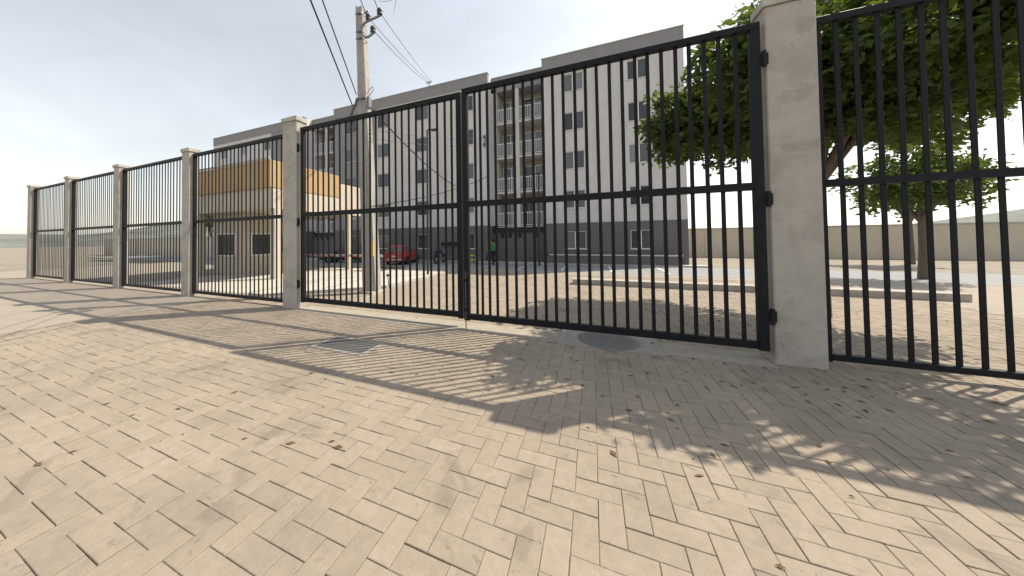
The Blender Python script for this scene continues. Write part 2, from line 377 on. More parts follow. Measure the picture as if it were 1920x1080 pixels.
for (hx, t_, yy) in ((2.29, gR, 5.56), (-7.23, gL, 5.62)):
    for hz_ in (.55, 2.2, 4.2): MB().tube([(hx,yy-.01,hz_),(hx,yy-.01,hz_+.22)], .028, 10).box(hx-.05,hx+.05,yy-.008,yy+.008,hz_+.03,hz_+.19).build('hinge', MT['gate'], t_)
def pillar(x0, x1, y0, y1, z, label):
    t = empty('gate_pillar', ((x0+x1)/2,(y0+y1)/2,0)); tag(t, label, 'pillar', 'rendered pillars along the fence')
    MB().cbox(x0,x1,y0,y1,-.03,z-.12,.015).build('shaft', MT['concrete'], t)
    MB().cbox(x0-.03,x1+.03,y0-.03,y1+.03,z-.12,z,.015).build('cap', MT['kerb'], t)
pillar(2.32,2.86,5.58,5.88,5.18, 'tall grey concrete pillar carrying the right gate leaf')
pillar(-7.8,-7.26,5.58,5.88,5.18, 'tall grey concrete pillar carrying the left gate leaf')
def panel(x0, x1, label):
    n = int((x1-x0-.3)/.187); xs = [x0+.15+(i+.5)*(x1-x0-.3)/n for i in range(n)]
    leaf('fence_panel', x0, x1, 5.73, ((.1,.18),(2.45,2.55),(4.72,4.81)), xs, label, 'fence', 'fixed barred fence panels', stile=.08)
panel(2.87,7.4,'black barred fence panel right of the tall right gate pillar')
pillar(7.41,7.85,5.58,5.88,5.0,'grey concrete pillar at the far right end of the fence')
x = -7.81
nm = ['nearest the left gate pillar','second from the left gate pillar','third from the left gate pillar','fourth from the left gate pillar']
for i in range(4):
    panel(x-4.6, x, 'black barred fence panel '+nm[i])
    pillar(x-5.05,x-4.61,5.58,5.88,5.0,'grey concrete fence pillar after the fence panel '+nm[i]); x -= 5.06

# ================================================================ APARTMENT BUILDING
YF = 21.8; YR = 22.75; YBK = 24.1; DEEP = 34
FL = 2.73
ROWS = [(1.04,2.24)]+[(3.83+i*FL-.02*i, 5.06+i*FL-.02*i) for i in range(4)]
bld = empty('apartment_building', (-9,28,0)); tag(bld, 'long five storey apartment building in two greys with balconies behind the gate', 'building')
def wall_holes(x0, x1, z0, z1, y, holes, m, parent=bld):
    holes = [h for h in holes if h[0] < x1 and h[1] > x0 and h[2] < z1 and h[3] > z0]
    xs = sorted({x0, x1, *[h[0] for h in holes], *[h[1] for h in holes]}); zs = sorted({z0, z1, *[h[2] for h in holes], *[h[3] for h in holes]})
    b = MB()
    for i in range(len(xs)-1):
        for j in range(len(zs)-1):
            cx, cz = (xs[i]+xs[i+1])/2, (zs[j]+zs[j+1])/2
            if any(h[0] < cx < h[1] and h[2] < cz < h[3] for h in holes): continue
            b.add([(xs[i],y,zs[j]),(xs[i+1],y,zs[j]),(xs[i+1],y,zs[j+1]),(xs[i],y,zs[j+1])], [(0,1,2,3)])
    for (a, c, d, e) in holes:
        r = .16
        b.add([(a,y,d),(c,y,d),(c,y+r,d),(a,y+r,d)], [(0,1,2,3)]).add([(a,y,e),(a,y+r,e),(c,y+r,e),(c,y,e)], [(0,1,2,3)])
        b.add([(a,y,d),(a,y+r,d),(a,y+r,e),(a,y,e)], [(0,1,2,3)]).add([(c,y,d),(c,y,e),(c,y+r,e),(c,y+r,d)], [(0,1,2,3)])
    me = b.mesh('wall', False); return link('wall', me, m, parent)
wm = {}
def window(x0, x1, z0, z1, y, opened=0):
    w, h = round(x1-x0, 3), round(z1-z0, 3); k = (w, h); fw = .045
    if k not in wm:
        f = MB(); f.box(-w/2,w/2,-.02,.06,0,fw).box(-w/2,w/2,-.02,.06,h-fw,h).box(-w/2,-w/2+fw,-.019,.06,fw,h-fw).box(w/2-fw,w/2,-.019,.06,fw,h-fw).box(-.028,.028,-.01,.05,fw,h-fw)
        p = MB().box(-w/2+fw,-.028,.03,.038,fw,h-fw); p2 = MB().box(.028,w/2-fw,.012,.02,fw,h-fw)
        s = MB().box(-w/2-.06,w/2+.06,-.125,-.022,-.05,-.002)
        wm[k] = [f.mesh('window'), p.mesh('pane'), p2.mesh('pane'), s.mesh('sill')]
    c = Vector(((x0+x1)/2, y+.085, z0))
    o = link('window', wm[k][0], MT['white'], bld, True, c-Vector(bld.location))
    for i in (1, 2):
        p = bpy.data.objects.new('pane', wm[k][i]); COL.objects.link(p); p.parent = o
        if not wm[k][i].materials: wm[k][i].materials.append(MT['glass'])
        if random.random() < .3:
            p.material_slots[0].link = 'OBJECT'; p.material_slots[0].material = MT['curtain']
    p = bpy.data.objects.new('sill', wm[k][3]); COL.objects.link(p); p.parent = o
    if not wm[k][3].materials: wm[k][3].materials.append(MT['light'])
    return o
def block(x0, x1, cols, darkx=None, endcap=False):
    holes = [(a, b, z0, z1) for (a, b) in cols for (z0, z1) in ROWS]
    d0, d1 = darkx if darkx else (None, None)
    segs = [(x0, x1, 'l')]
    if darkx: segs = [s for s in [(x0, d0, 'l'), (d0, d1, 'd'), (d1, x1, 'l')] if s[1]-s[0] > .01]
    for a, b, k in segs:
        wall_holes(a, b, -.1, 2.8, YF, holes, MT['dark'])
        wall_holes(a, b, 2.8, 13.72, YF, holes, MT['light' if k == 'l' else 'mid'])
    # painted joint lines at slab level are real shallow grooves: a proud drip moulding
    b = MB().box(x0-.02,x1+.02,YF-.03,YF+.3,13.72,14.6); b.build('parapet', MT['mid'], bld)
    box(x0-.05,x1+.05,YF-.06,YF+.34,14.6,14.66).build('coping', MT['kerb'], bld)
    box(x0+.001,x1-.001,YF-.02,YF-.001,2.78,2.83).build('string_course', MT['mid'], bld)
    for xx, sg in ((x0, 1), (x1, -1)):
        e = xx+sg*.15
        box(min(xx,e), max(xx,e), YF+.001, DEEP, 2.8, 14.55).build('side_wall', MT['light'], bld)
        box(min(xx,e), max(xx,e), YF+.001, DEEP, -.1, 2.799).build('side_wall_base', MT['dark'], bld)
    box(x0+.15,x1-.15,YF+.3,DEEP,13.6,13.75).build('roof', MT['roof'], bld)
    box(x0+.15,x1-.15,DEEP-.2,DEEP,-.1,14.55).build('rear_wall', MT['light'], bld)
    box(x0+.15,x1-.15,YF+.5,YF+.6,-.1,13.6).build('inner_wall', MT['dark'], bld)
    for (a, c) in cols:
        for (z0, z1) in ROWS: window(a, c, z0, z1, YF)
def recess(x0, x1, fill=True):
    c = (x0+x1)/2; pl = .42
    # back wall with door openings, front pilaster, parapet, columns
    q = MB().box(x0+.001,x0+pl,YR,YBK,2.8,13.72); q.box(x1-.1,x1-.001,YR,YBK,2.8,13.72); q.build('pilaster', MT['light'], bld)
    box(x0+.001,x1-.001,YR,YBK+.6,13.4,14.58).build('recess_parapet', MT['mid'], bld)
    box(x0+.001,x1-.001,YR-.03,YR+.3,14.58,14.64).build('coping', MT['kerb'], bld)
    box(x0+.001,x1-.001,YBK,YBK+.15,2.6,13.4).build('balcony_back_wall', MT['balc'], bld)
    box(x0+.001,x1-.001,DEEP-.2,DEEP,-.1,14.5).build('rear_wall', MT['light'], bld)
    box(x0+.001,x1-.001,YR+.1,YR+.3,-.1,2.28).build('recess_base_wall', MT['dark'], bld)
    box(x0+.001,x1-.001,YR-.06,YR+.3,2.281,2.66).build('dark_band', MT['black'], bld)  # black band across the recess, just under the first balconies
    for vx in (x0+.75, x0+1.35, c+.05, x1-.65):
        box(vx-.13,vx+.13,YR+.07,YR+.1,1.85,2.2).build('vent_opening', MT['black'], bld)
    box(c-.13,c+.13,YR-.02,YR+.24,2.66,13.39).build('balcony_column', MT['light'], bld)
    for k in range(1, 5):
        zf = k*FL
        sb = box(x0+pl,c-.13,YR-.0,YBK,zf-.16,zf).box(c+.13,x1-.1,YR-.0,YBK,zf-.16,zf).build('balcony_slab', MT['light'], bld)
        for (a, b) in ((x0+pl, c-.13), (c+.13, x1-.1)):
            rl = MB().box(a+.01,b-.01,YR+.03,YR+.075,zf+1.03,zf+1.08).box(a+.01,b-.01,YR+.035,YR+.07,zf+.08,zf+.12)
            n = int((b-a)/.13)
            for i in range(n+1):
                xx = a+.03+i*(b-a-.06)/n; rl.box(xx-.013,xx+.013,YR+.04,YR+.066,zf+.12,zf+1.03)
            rl.build('balcony_railing', MT['white'], bld)
            w0, w1 = (a+.12, b-.05)
            d = MB().box(w0,w1,YBK-.03,YBK-.001,zf+2.08,zf+2.13).box(w0,w0+.05,YBK-.03,YBK-.001,zf,zf+2.08).box(w1-.05,w1,YBK-.03,YBK-.001,zf,zf+2.08).box((w0+w1)/2-.03,(w0+w1)/2+.03,YBK-.03,YBK-.001,zf,zf+2.08)
            d = d.build('balcony_door', MT['white'], bld)
            for (e, h_) in ((w0+.05,(w0+w1)/2-.03),((w0+w1)/2+.03,w1-.05)):
                box(e,h_,YBK-.02,YBK-.002,zf,zf+2.08).build('pane', MT['curtain'] if random.random() < .55 else MT['glass'], d)
block(-23.05, -7.24, [(-21.64,-20.32),(-17.87,-16.6),(-13.7,-12.5),(-9.62,-8.45)], (-23.05,-17.91))
recess(-7.24, -3.1)
block(-3.1, 5.3, [(-1.78,-.38),(2.25,3.45)])
recess(-27.2, -23.05)
block(-43, -27.2, [(-29.9,-28.6),(-33.6,-32.4),(-37.7,-36.5),(-41.6,-40.4)], (-32.3,-27.2))
# cable bracket on the parapet and on the corner
rb = empty('cable_bracket', (-12.4,21.8,14.66)); tag(rb, 'small steel cable bracket standing on the roof parapet where the wires end', 'bracket', 'cable brackets on the building')
MB().tube([(-12.4,21.85,14.66),(-12.4,21.85,15.02)], .03, 8).build('post', MT['metal'], rb)
MB().bar((-12.62,21.85,14.98),(-12.18,21.85,14.98), .04, .05).bar((-12.4,21.85,14.78),(-12.2,21.85,14.66), .03, .03).build('cross_arm', MT['metal'], rb)
for xx in (-12.58,-12.4,-12.22): MB().lathe((xx,21.82,15.0), [(.02,0),(.055,.02),(.055,.06),(.035,.08),(.05,.1),(.02,.13)], 10).build('insulator', MT['ceramic'], rb)
cb = empty('cable_bracket', (-7.5,21.77,9)); tag(cb, 'small steel cable bracket on the facade corner beside the balconies', 'bracket', 'cable brackets on the building')
box(-7.52,-7.46,21.72,21.79,8.85,9.8).build('back_plate', MT['metal'], cb)
for z in (9.03,9.62): MB().lathe((-7.49,21.6,z), [(.02,-.1),(.07,-.08),(.07,-.03),(.045,0),(.07,.03),(.07,.08),(.02,.1)], 10).build('insulator', MT['ceramic'], cb); MB().bar((-7.49,21.75,z),(-7.49,21.6,z),.03,.03).build('arm', MT['metal'], cb)
# long dark box on the wall
lb = empty('wall_box', (-10.25,21.6,1.4)); tag(lb, 'long narrow black box fixed along the dark wall just left of the centre gap', 'wall box')
MB().cbox(-11.25,-9.2,21.5,21.79,1.33,1.56,.015).build('body', MT['black'], lb)
for i in range(6): box(-11.1+i*.3,-10.86+i*.3,21.49,21.499,1.4,1.5).build('flap', MT['gate'], lb)
# low planter wall to the right
pw = empty('low_wall', (0,21.2,0)); tag(pw, 'low dark wall with pale coping along the foot of the right building block', 'wall')
box(-3.0,4.8,21.12,21.3,.0,.62).build('body', MT['dark'], pw); box(-3.05,4.85,21.08,21.34,.62,.69).build('coping', MT['light'], pw)

# ================================================================ UTILITY POLE (double-T concrete)
def vlerp(a, b, t): return a+(b-a)*t
pole = empty('utility_pole', (-7.03,8.25,0)); tag(pole, 'tall leaning grey concrete utility pole with insulators behind the left gate leaf', 'utility pole')
B0, T0 = Vector((-7.0,8.25,-.1)), Vector((-7.44,8.25,10.08))
def pole_ring(t, hw, hd, fl, web):  # double-T outline around centre
    c = B0.lerp(T0, t)
    o = [(-hw,-hd),(-hw+fl,-hd),(-hw+fl*1.25,-web),(hw-fl*1.25,-web),(hw-fl,-hd),(hw,-hd),(hw,hd),(hw-fl,hd),(hw-fl*1.25,web),(-hw+fl*1.25,web),(-hw+fl,hd),(-hw,hd)]
    return [(c.x+x, c.y+y+x*.25, c.z) for x, y in o]
sh = MB(); vs = []; NR = 9
for i in range(NR):
    t = i/(NR-1); hw = vlerp(.235,.115,t); hd = vlerp(.15,.10,t)
    vs += pole_ring(t, hw, hd, hw*.56, hd*.78)
fs = [(i*12+k, i*12+(k+1)%12, (i+1)*12+(k+1)%12, (i+1)*12+k) for i in range(NR-1) for k in range(12)]
fs += [tuple(range((NR-1)*12, NR*12))]
sh.add(vs, fs); sh.build('shaft', MT['poleconc'], pole)
box(-7.36,-6.74,7.95,8.6,-.03,.07).build('footing', MT['walk'], pole)
def pc(z): return B0.lerp(T0, (z+.1)/10.18)
def band(z, m, h=.05, ex=.012):
    c = pc(z); t = (z+.1)/10.18; hw = vlerp(.235,.115,t)+ex; hd = vlerp(.15,.10,t)+ex
    return box(c.x-hw,c.x+hw,c.y-hd-.03,c.y+hd+.03,z-h/2,z+h/2)
for z in (9.8,9.15,8.9,6.75): band(z, 0).build('clamp_band', MT['metal'], pole)
c = pc(1.5); box(c.x+.07,c.x+.235,c.y-.138,c.y-.09,1.25,1.75).build('tag', MT['yellow'], pole)
# curved insulator arms
up_arm = [(-7.3,8.15,9.1),(-7.27,8.12,9.25),(-7.16,8.12,9.36),(-7.0,8.12,9.38),(-6.75,8.12,9.4),(-6.48,8.12,9.42)]
MB().tube(up_arm, .038, 8).build('upper_arm', MT['metal'], pole)
lo_arm = [(-7.2,8.12,8.92),(-7.12,8.12,8.84),(-7.0,8.12,8.82),(-6.85,8.12,8.87),(-6.74,8.12,8.93)]
MB().tube(lo_arm, .038, 8).build('lower_arm', MT['metal'], pole)
INS = [(-6.99,8.12,9.42),(-6.5,8.12,9.46),(-6.79,8.12,8.93)]
for p in INS: MB().lathe(p, [(.03,-.04),(.09,0),(.09,.05),(.06,.08),(.095,.11),(.09,.17),(.05,.21)], 12).build('insulator', MT['ceramic'], pole)
MB().bar((-7.25,8.2,9.78),(-7.05,8.2,9.82), .03, .05).build('step_bolt', MT['metal'], pole)
MB().cbox(-7.07,-6.97,8.1,8.25,6.35,6.75,.01).build('service_box', MT['metal'], pole)
cb2 = [(-7.42,8.05,6.75),(-7.5,8.05,6.55),(-7.62,8.05,6.4),(-7.74,8.05,6.15),(-7.8,8.05,5.9),(-7.72,8.05,5.75),(-7.5,8.05,5.7)]
MB().tube(cb2, .045, 8).build('cable_loop', MT['wiregrey'], pole)
MB().tube([(-6.98,8.05,6.8),(-6.9,8.05,6.95),(-6.75,8.05,7.0),(-6.72,8.05,6.9),(-6.85,8.05,6.78),(-6.98,8.05,6.7)], .012, 6).build('cable_loop', MT['wiregrey'], pole)
def ray(px, py, Y):
    d = f2+r3*((px-871)/F)-u3*((py-437)/F); t = Y/d.y; return Vector((0,0,H))+d*t
def wire(a, b, sag, r, label, m='wire', name='overhead_wire'):
    a, b = Vector(a), Vector(b); pts = []
    for i in range(21):
        t = i/20; p = a.lerp(b, t); p.z -= sag*4*t*(1-t); pts.append(p)
    o = MB().tube(pts, r, 6).build(name, MT[m]); o['label'] = label; o['category'] = 'wire'; o['group'] = 'overhead wires at the utility pole'
    return o
def through(a, px, py, Y, k=1.0):      # from a past the point seen at (px,py) on plane Y
    a = Vector(a); b = ray(px, py, Y); return a+(b-a)*k
IT = [Vector((p[0],p[1]-.06,p[2]+.1)) for p in INS]
wire(IT[0], through(IT[0],676,0,6.9,7), 0, .013, 'wire running up out of the picture from the insulator nearest the pole top')
wire(IT[1], through(IT[1],702,0,6.9,7), 0, .013, 'wire running up out of the picture from the outermost insulator')
RB = [(-12.58,21.8,15.1),(-12.4,21.8,15.1),(-12.22,21.8,15.1)]
wire(IT[2], RB[0], .18, .012, 'lowest of the wires from pole to roof bracket', 'wiregrey')
wire(IT[0], RB[1], .15, .012, 'middle wire of those from pole to roof bracket', 'wiregrey')
wire(IT[1], RB[2], .1, .012, 'uppermost wire from the outer insulator to the roof bracket', 'wiregrey')
pa = Vector((-7.42,8.0,6.85)); wire(pa, through(pa,608,10,5.2,4), 0, .017, 'upper thick cable rising left from the pole')
pa = Vector((-7.6,8.0,6.5)); wire(pa, through(pa,608,65,5.2,4), 0, .02, 'lower thick cable rising left from the pole')
wire((-6.97,8.15,6.4), (-9.86,21.76,6.0), .35, .026, 'dark cable slanting down across the pale facade to the building')
wire((-6.85,8.1,2.95), (-7.3,21.76,6.6), .25, .022, 'lowest cable rising across the facade from pole to building corner')
wire((-6.97,8.1,5.3), (-7.49,21.6,9.03), .2, .011, 'thin grey wire to the lower insulator of the corner bracket', 'wiregrey')
wire((-6.97,8.1,5.6), (-7.49,21.6,9.62), .2, .011, 'thin grey wire to the upper insulator of the corner bracket', 'wiregrey')
# loose strands hanging near the top of the picture
tw = [ray(706,-14,8.6), ray(712,2,8.6), ray(722,3,8.6), ray(732,1,8.6), ray(742,-6,8.6)]
o = MB().tube(tw, .007, 5).build('hanging_strand', MT['wiregrey']); tag(o, 'loose strand sagging at the top edge above the pole', 'wire', 'overhead wires at the utility pole')
tw = [ray(743,-10,8.6), ray(742,5,8.6), ray(739,17,8.6), ray(737.5,29,8.6)]
o = MB().tube(tw, [.012,.009,.006,.003], 5).build('hanging_strand', MT['wiregrey']); tag(o, 'loose strand end hanging straight down at the top edge right of the pole', 'wire', 'overhead wires at the utility pole')

# ================================================================ YARD FURNITURE
lp = empty('lamp_post', (-7.45,12.81,0)); tag(lp, 'slim dark lamp post with a short arm, behind the left gate leaf', 'lamp post', 'dark lamp posts in the yard')
MB().tube([(-7.45,12.81,-.02),(-7.43,12.81,3.5),(-7.4,12.81,7.2)], [.06,.05,.04], 10).build('pole', MT['lamp'], lp)
MB().tube([(-7.4,12.81,7.15),(-7.35,12.81,7.22),(-7.1,12.81,7.2)], .03, 8).build('arm', MT['lamp'], lp)
MB().cbox(-7.16,-6.86,12.72,12.9,7.12,7.2,.02).build('lamp_head', MT['lamp'], lp)
MB().cbox(-7.57,-7.33,12.69,12.93,.0,.03,.004).build('base_plate', MT['lamp'], lp)
lp = empty('lamp_post', (-3.2,19.9,0)); tag(lp, 'slim dark post with a low side arm standing before the balconies', 'lamp post', 'dark lamp posts in the yard')
MB().tube([(-3.22,19.9,-.02),(-3.2,19.9,3),(-3.18,19.9,6.0)], [.075,.06,.05], 10).build('pole', MT['lamp'], lp)
MB().bar((-3.2,19.9,.72),(-2.6,19.9,.72), .08, .1).build('side_arm', MT['lamp'], lp)
MB().cbox(-3.36,-3.02,19.78,20.02,5.98,6.08,.02).build('lamp_head', MT['lamp'], lp)
st = empty('standpipe', (-7.33,9.0,0)); tag(st, 'small dark standpipe with a round head beside the foot of the utility pole', 'standpipe')
MB().tube([(-7.1,9.3,0),(-7.12,9.28,.3),(-7.12,9.27,.45)], .018, 8).build('pipe', MT['lamp'], st); MB().lathe((-7.12,9.26,.47), [(.02,-.05),(.055,-.02),(.055,.03),(.02,.06)], 12).build('head', MT['lamp'], st)
# gatehouse with raised canopy
gh = empty('gatehouse', (-17,12.8,0)); tag(gh, 'cream and ochre gatehouse canopy on slim columns seen at the left through the gate', 'gatehouse')
MB().cbox(-20.5,-13.9,9.4,15.85,3.38,5.22,.02).build('canopy', MT['cream'], gh)
MB().cbox(-20.6,-13.87,9.3,13.57,4.38,5.67,.02).build('ochre_band', MT['orange'], gh)
for (a, b) in ((-14.06,14.42),(-20.3,15.6),(-20.3,9.7),(-14.06,9.7)): MB().cbox(a-.16,a+.16,b-.16,b+.16,-.02,3.38,.01).build('column', MT['cream'], gh)
box(-20.1,-17.6,10.2,13.4,.0,3.37).build('booth', MT['cream'], gh)
wf = box(-17.6,-17.56,10.7,12.9,1.0,2.3).build('booth_window', MT['white'], gh); box(-17.559,-17.55,10.78,12.82,1.08,2.22).build('pane', MT['glass'], wf)
wf = box(-19.7,-18.0,10.16,10.199,1.0,2.3).build('booth_window', MT['white'], gh); box(-19.62,-18.08,10.15,10.159,1.08,2.22).build('pane', MT['glass'], wf)
box(-20.7,-13.8,9.2,9.28,5.67,5.75).build('roof_trim', MT['kerb'], gh)
# boom barrier
bb = empty('boom_barrier', (-11.85,14.3,0)); tag(bb, 'white and red boom barrier lowered across the drive under the gatehouse', 'barrier')
MB().cbox(-12.5,-12.2,14.15,14.5,0,1.0,.02).build('housing', MT['kerb'], bb)
MB().cbox(-17.6,-11.2,14.05,14.13,.80,.96,.01).build('arm', MT['boom'], bb)
for i in range(6): box(-17.3+i*.95,-16.85+i*.95,14.044,14.05,.805,.87).build('stripe', MT['stripe'], bb)
# yellow rail barrier and bollard
yb = empty('yellow_barrier', (-8.6,20.6,0)); tag(yb, 'low yellow two rail barrier by the wall just right of the centre gap', 'barrier')
for z in (.22,.52): MB().cbox(-9.3,-8.0,20.58,20.63,z,z+.12,.01).build('rail', MT['yellow'], yb)
for x in (-9.2,-8.1): box(x-.03,x+.03,20.632,20.69,-.0,.7).build('leg', MT['black'], yb)
wb = empty('bollard', (-7.85,20.5,0)); tag(wb, 'small white bollard with black base between yellow barrier and walking person', 'bollard')
MB().lathe((-7.85,20.5,0), [(.09,0),(.09,.08),(.06,.1)], 12).build('base', MT['black'], wb); MB().lathe((-7.85,20.5,0), [(.06,.1),(.06,.5),(.04,.54)], 12).build('post', MT['white'], wb)

# ================================================================ CARS
def car(name, loc, rz, paint, label, sc=1.0, sedan=False):
    """local: +y forward, x right, length about 3.7"""
    t = empty(name, loc, rz); tag(t, label, 'car', 'cars parked before the building'); t.scale = (sc, sc, sc)
    L = 3.72 if not sedan else 4.3
    # stations: y, z_low, z_belt, half width low, half width belt
    st = [(0,.42,.80,.66,.66),(.06,.26,.86,.76,.74),(.5,.2,.90,.785,.765),(1.2,.2,.90,.79,.77),(2.1,.2,.89,.79,.77),(2.7,.2,.88,.785,.755),(3.2,.22,.80,.775,.72),(3.55,.24,.72,.75,.68),(3.68,.30,.62,.68,.62),(3.72,.40,.55,.62,.58)]
    st = [(y*L/3.72, a, b, c, d) for y, a, b, c, d in st]
    vs = []
    for (y, zl, zb, wl, wb) in st:
        zm = zl+(zb-zl)*.55
        vs += [(-wl*.9,y,zl),(-wl,y,zl+.08),(-wl*1.01,y,zm),(-wb,y,zb),(-wb*.5,y,zb+.035),(wb*.5,y,zb+.035),(wb,y,zb),(wl*1.01,y,zm),(wl,y,zl+.08),(wl*.9,y,zl)]
    n = 10; fs = [(i*n+k, i*n+(k+1)%n, (i+1)*n+(k+1)%n, (i+1)*n+k) for i in range(len(st)-1) for k in range(n)]
    fs += [tuple(reversed(range(n))), tuple(range((len(st)-1)*n, len(st)*n))]
    b = MB().add(vs, fs, True); b.build('body', paint, t, True)
    # cabin
    y0, y1, y2, y3 = ((.02,.26,1.75,2.62) if not sedan else (.65,1.25,2.3,3.15))
    zr = 1.43
    cs = [(y0,.86,.70,.0),(y1,zr-.03,.585,1),( (y1+y2)/2,zr+.015,.60,1),(y2,zr-.02,.585,1),(y3,.86,.70,0)]
    vs = []
    for (y, z, w, r) in cs: vs += [(-.745,y if not r else y,.86),(-w,y,z),(-w*.5,y,z+.015*r),(w*.5,y,z+.015*r),(w,y,z),(.745,y,.86)]
    n = 6; fs = [(i*n+k, i*n+k+1, (i+1)*n+k+1, (i+1)*n+k) for i in range(4) for k in range(5)]
    cabin = MB().add(vs, fs, True).build('cabin', paint, t, True)
    def quad(name, a, m, off):
        nrm = (Vector(a[1])-Vector(a[0])).cross(Vector(a[2])-Vector(a[0])).normalized()
        if nrm.dot(Vector(off)) < 0: nrm.negate()
        q = MB().add([Vector(p)+nrm*.012 for p in a]+[Vector(p)-nrm*.02 for p in a], [(0,1,2,3),(4,7,6,5),(0,4,5,1),(1,5,6,2),(2,6,7,3),(3,7,4,0)])
        return q.build(name, m, t, True)
    def mixp(a, b, t_): return tuple(a[i]+(b[i]-a[i])*t_ for i in range(3))
    def panel4(name, A, B, C, D, m, off, ins=.08):   # A,B bottom ; D,C top
        c = [sum(p[i] for p in (A,B,C,D))/4 for i in range(3)]
        quad(name, [mixp(p, c, ins) for p in (A,B,C,D)], m, off)
    panel4('rear_window', (-.70,y0+.02,.90),(.70,y0+.02,.90),(.585,y1,zr-.05),(-.585,y1,zr-.05), MT['carglass'], (0,-1,.3), .1)
    panel4('windscreen', (-.70,y3,.87),(.70,y3,.87),(.585,y2,zr-.03),(-.585,y2,zr-.03), MT['carglass'], (0,1,.3), .08)
    ym = (y1+y2)/2+.05
    for s in (-1, 1):
        panel4('side_window', (s*.742,y1+.12,.89),(s*.742,ym-.05,.89),(s*.60,ym-.05,zr-.04),(s*.59,y1+.2,zr-.05), MT['carglass'], (s,0,.2), .07)
        panel4('side_window', (s*.742,ym+.03,.89),(s*.742,y3-.22,.89),(s*.59,y2-.05,zr-.04),(s*.60,ym+.03,zr-.04), MT['carglass'], (s,0,.2), .07)
        for wy in (.68*L/3.72, 3.0*L/3.72):
            w = MB().lathe((s*.70,wy,.29), [(.2,-.09),(.275,-.085),(.29,-.06),(.29,.06),(.275,.085),(.2,.09)], 20, 'x').build('wheel', MT['tyre'], t, True)
            MB().lathe((s*(.79),wy,.29), [(.185,-.01),(.18,.008),(.06,.0),(.05,.014)], 16, 'x').build('rim', MT['rim'], w, True)
            MB().lathe((s*.715,wy,.31), [(.345,-.085),(.345,.085)], 22, 'x').build('wheel_arch', MT['black'], t, True)
        MB().cbox(s*.60-.09,s*.60+.09,-.03,.1,.56,.86,.02).build('tail_light', MT['lens_red'], t, True)
        MB().cbox(s*.55-.13,s*.55+.13,L-.16,L-.02,.56,.68,.02).build('headlight', MT['lens'], t, True)
        MB().cbox(min(s*.74,s*.9),max(s*.74,s*.9),y3-.3,y3-.18,.88,1.0,.02).build('mirror', paint, t, True)
    MB().cbox(-.72,.72,-.09,.12,.3,.52,.03).build('rear_bumper', paint, t, True)
    MB().cbox(-.7,.7,L-.12,L+.06,.26,.46,.03).build('front_bumper', paint if not sedan else MT['black'], t, True)
    MB().cbox(-.2,.2,-.1,-.075,.58,.70,.004).build('number_plate', MT['plate'], t, True)
    MB().cbox(-.55,.55,-.1,-.085,.36,.44,.004).build('bumper_strip', MT['plate'] if not sedan else MT['black'], t, True)
    return t
car('hatchback_car', (-13.05,17.75,0), math.radians(14), MT['red'], 'small red hatchback seen from behind, right of the utility pole', .97)
car('sedan_car', (-17.1,20.35,0), math.radians(118), MT['navy'], 'dark sedan behind the boom barrier at the left edge', .98, True)

# ================================================================ MOTORCYCLE
mc = empty('motorcycle', (-10.75,20.35,0), math.radians(0)); tag(mc, 'dark blue motorcycle parked in front of the wall, right of the red hatchback', 'motorcycle')
for y in (-.62,.62):
    w = MB()
    pts = [(0, y+.26*math.cos(a), .29+.26*math.sin(a)) for a in [2*math.pi*i/20 for i in range(21)]]
    w.tube(pts, .062, 8, False); wo = w.build('wheel', MT['tyre'], mc, True)
    MB().lathe((0,y,.29), [(.06,-.06),(.06,.06)], 12, 'x').build('hub', MT['rim'], wo, True)
    sp = MB()
    for i in range(6):
        a = math.pi*i/6; sp.bar((0,y-.22*math.cos(a),.29-.22*math.sin(a)),(0,y+.22*math.cos(a),.29+.22*math.sin(a)), .02, .02)
    sp.build('spoke', MT['rim'], wo, True)
for s in (-.07,.07): MB().tube([(s,.62,.29),(s,.42,.95)], .022, 8).build('fork', MT['metal'], mc, True)
MB().tube([(-.36,.33,1.05),(-.15,.42,1.0),(.15,.42,1.0),(.36,.33,1.05)], .016, 8).build('handlebar', MT['black'], mc, True)
MB().lathe((0,.5,.88), [(.05,-.05),(.085,0),(.085,.06)], 14, 'y').build('headlight', MT['lens'], mc, True)
MB().tube([(0,.36,.82),(0,.2,.88),(0,-.02,.86),(0,-.14,.78)], [.06,.13,.12,.05], 10).build('fuel_tank', MT['blue'], mc, True)
MB().tube([(0,-.08,.80),(0,-.35,.80),(0,-.72,.86)], [.08,.12,.07], 10).build('seat', MT['black'], mc, True)
MB().cbox(-.13,.13,-.15,.25,.28,.62,.04).build('engine', MT['metal'], mc, True)
MB().tube([(0,.38,.8),(0,.26,.4),(0,-.2,.34),(0,-.62,.3)], .03, 8).build('frame', MT['black'], mc, True)
MB().tube([(.13,.1,.3),(.15,-.2,.26),(.15,-.75,.36)], [.025,.03,.045], 8).build('exhaust', MT['rim'], mc, True)
MB().tube([(0,.95,.5),(0,.75,.62),(0,.55,.62),(0,.38,.52)], .055, 8).build('mudguard', MT['blue'], mc, True)
MB().tube([(0,-.35,.62),(0,-.6,.66),(0,-.85,.6)], .07, 8).build('mudguard', MT['blue'], mc, True)
for s in (-1,1): MB().tube([(s*.26,.37,1.03),(s*.3,.38,1.18)], .008, 6).lathe((s*.31,.37,1.21), [(.02,-.01),(.05,0),(.02,.01)], 10, 'y').build('mirror', MT['black'], mc, True)

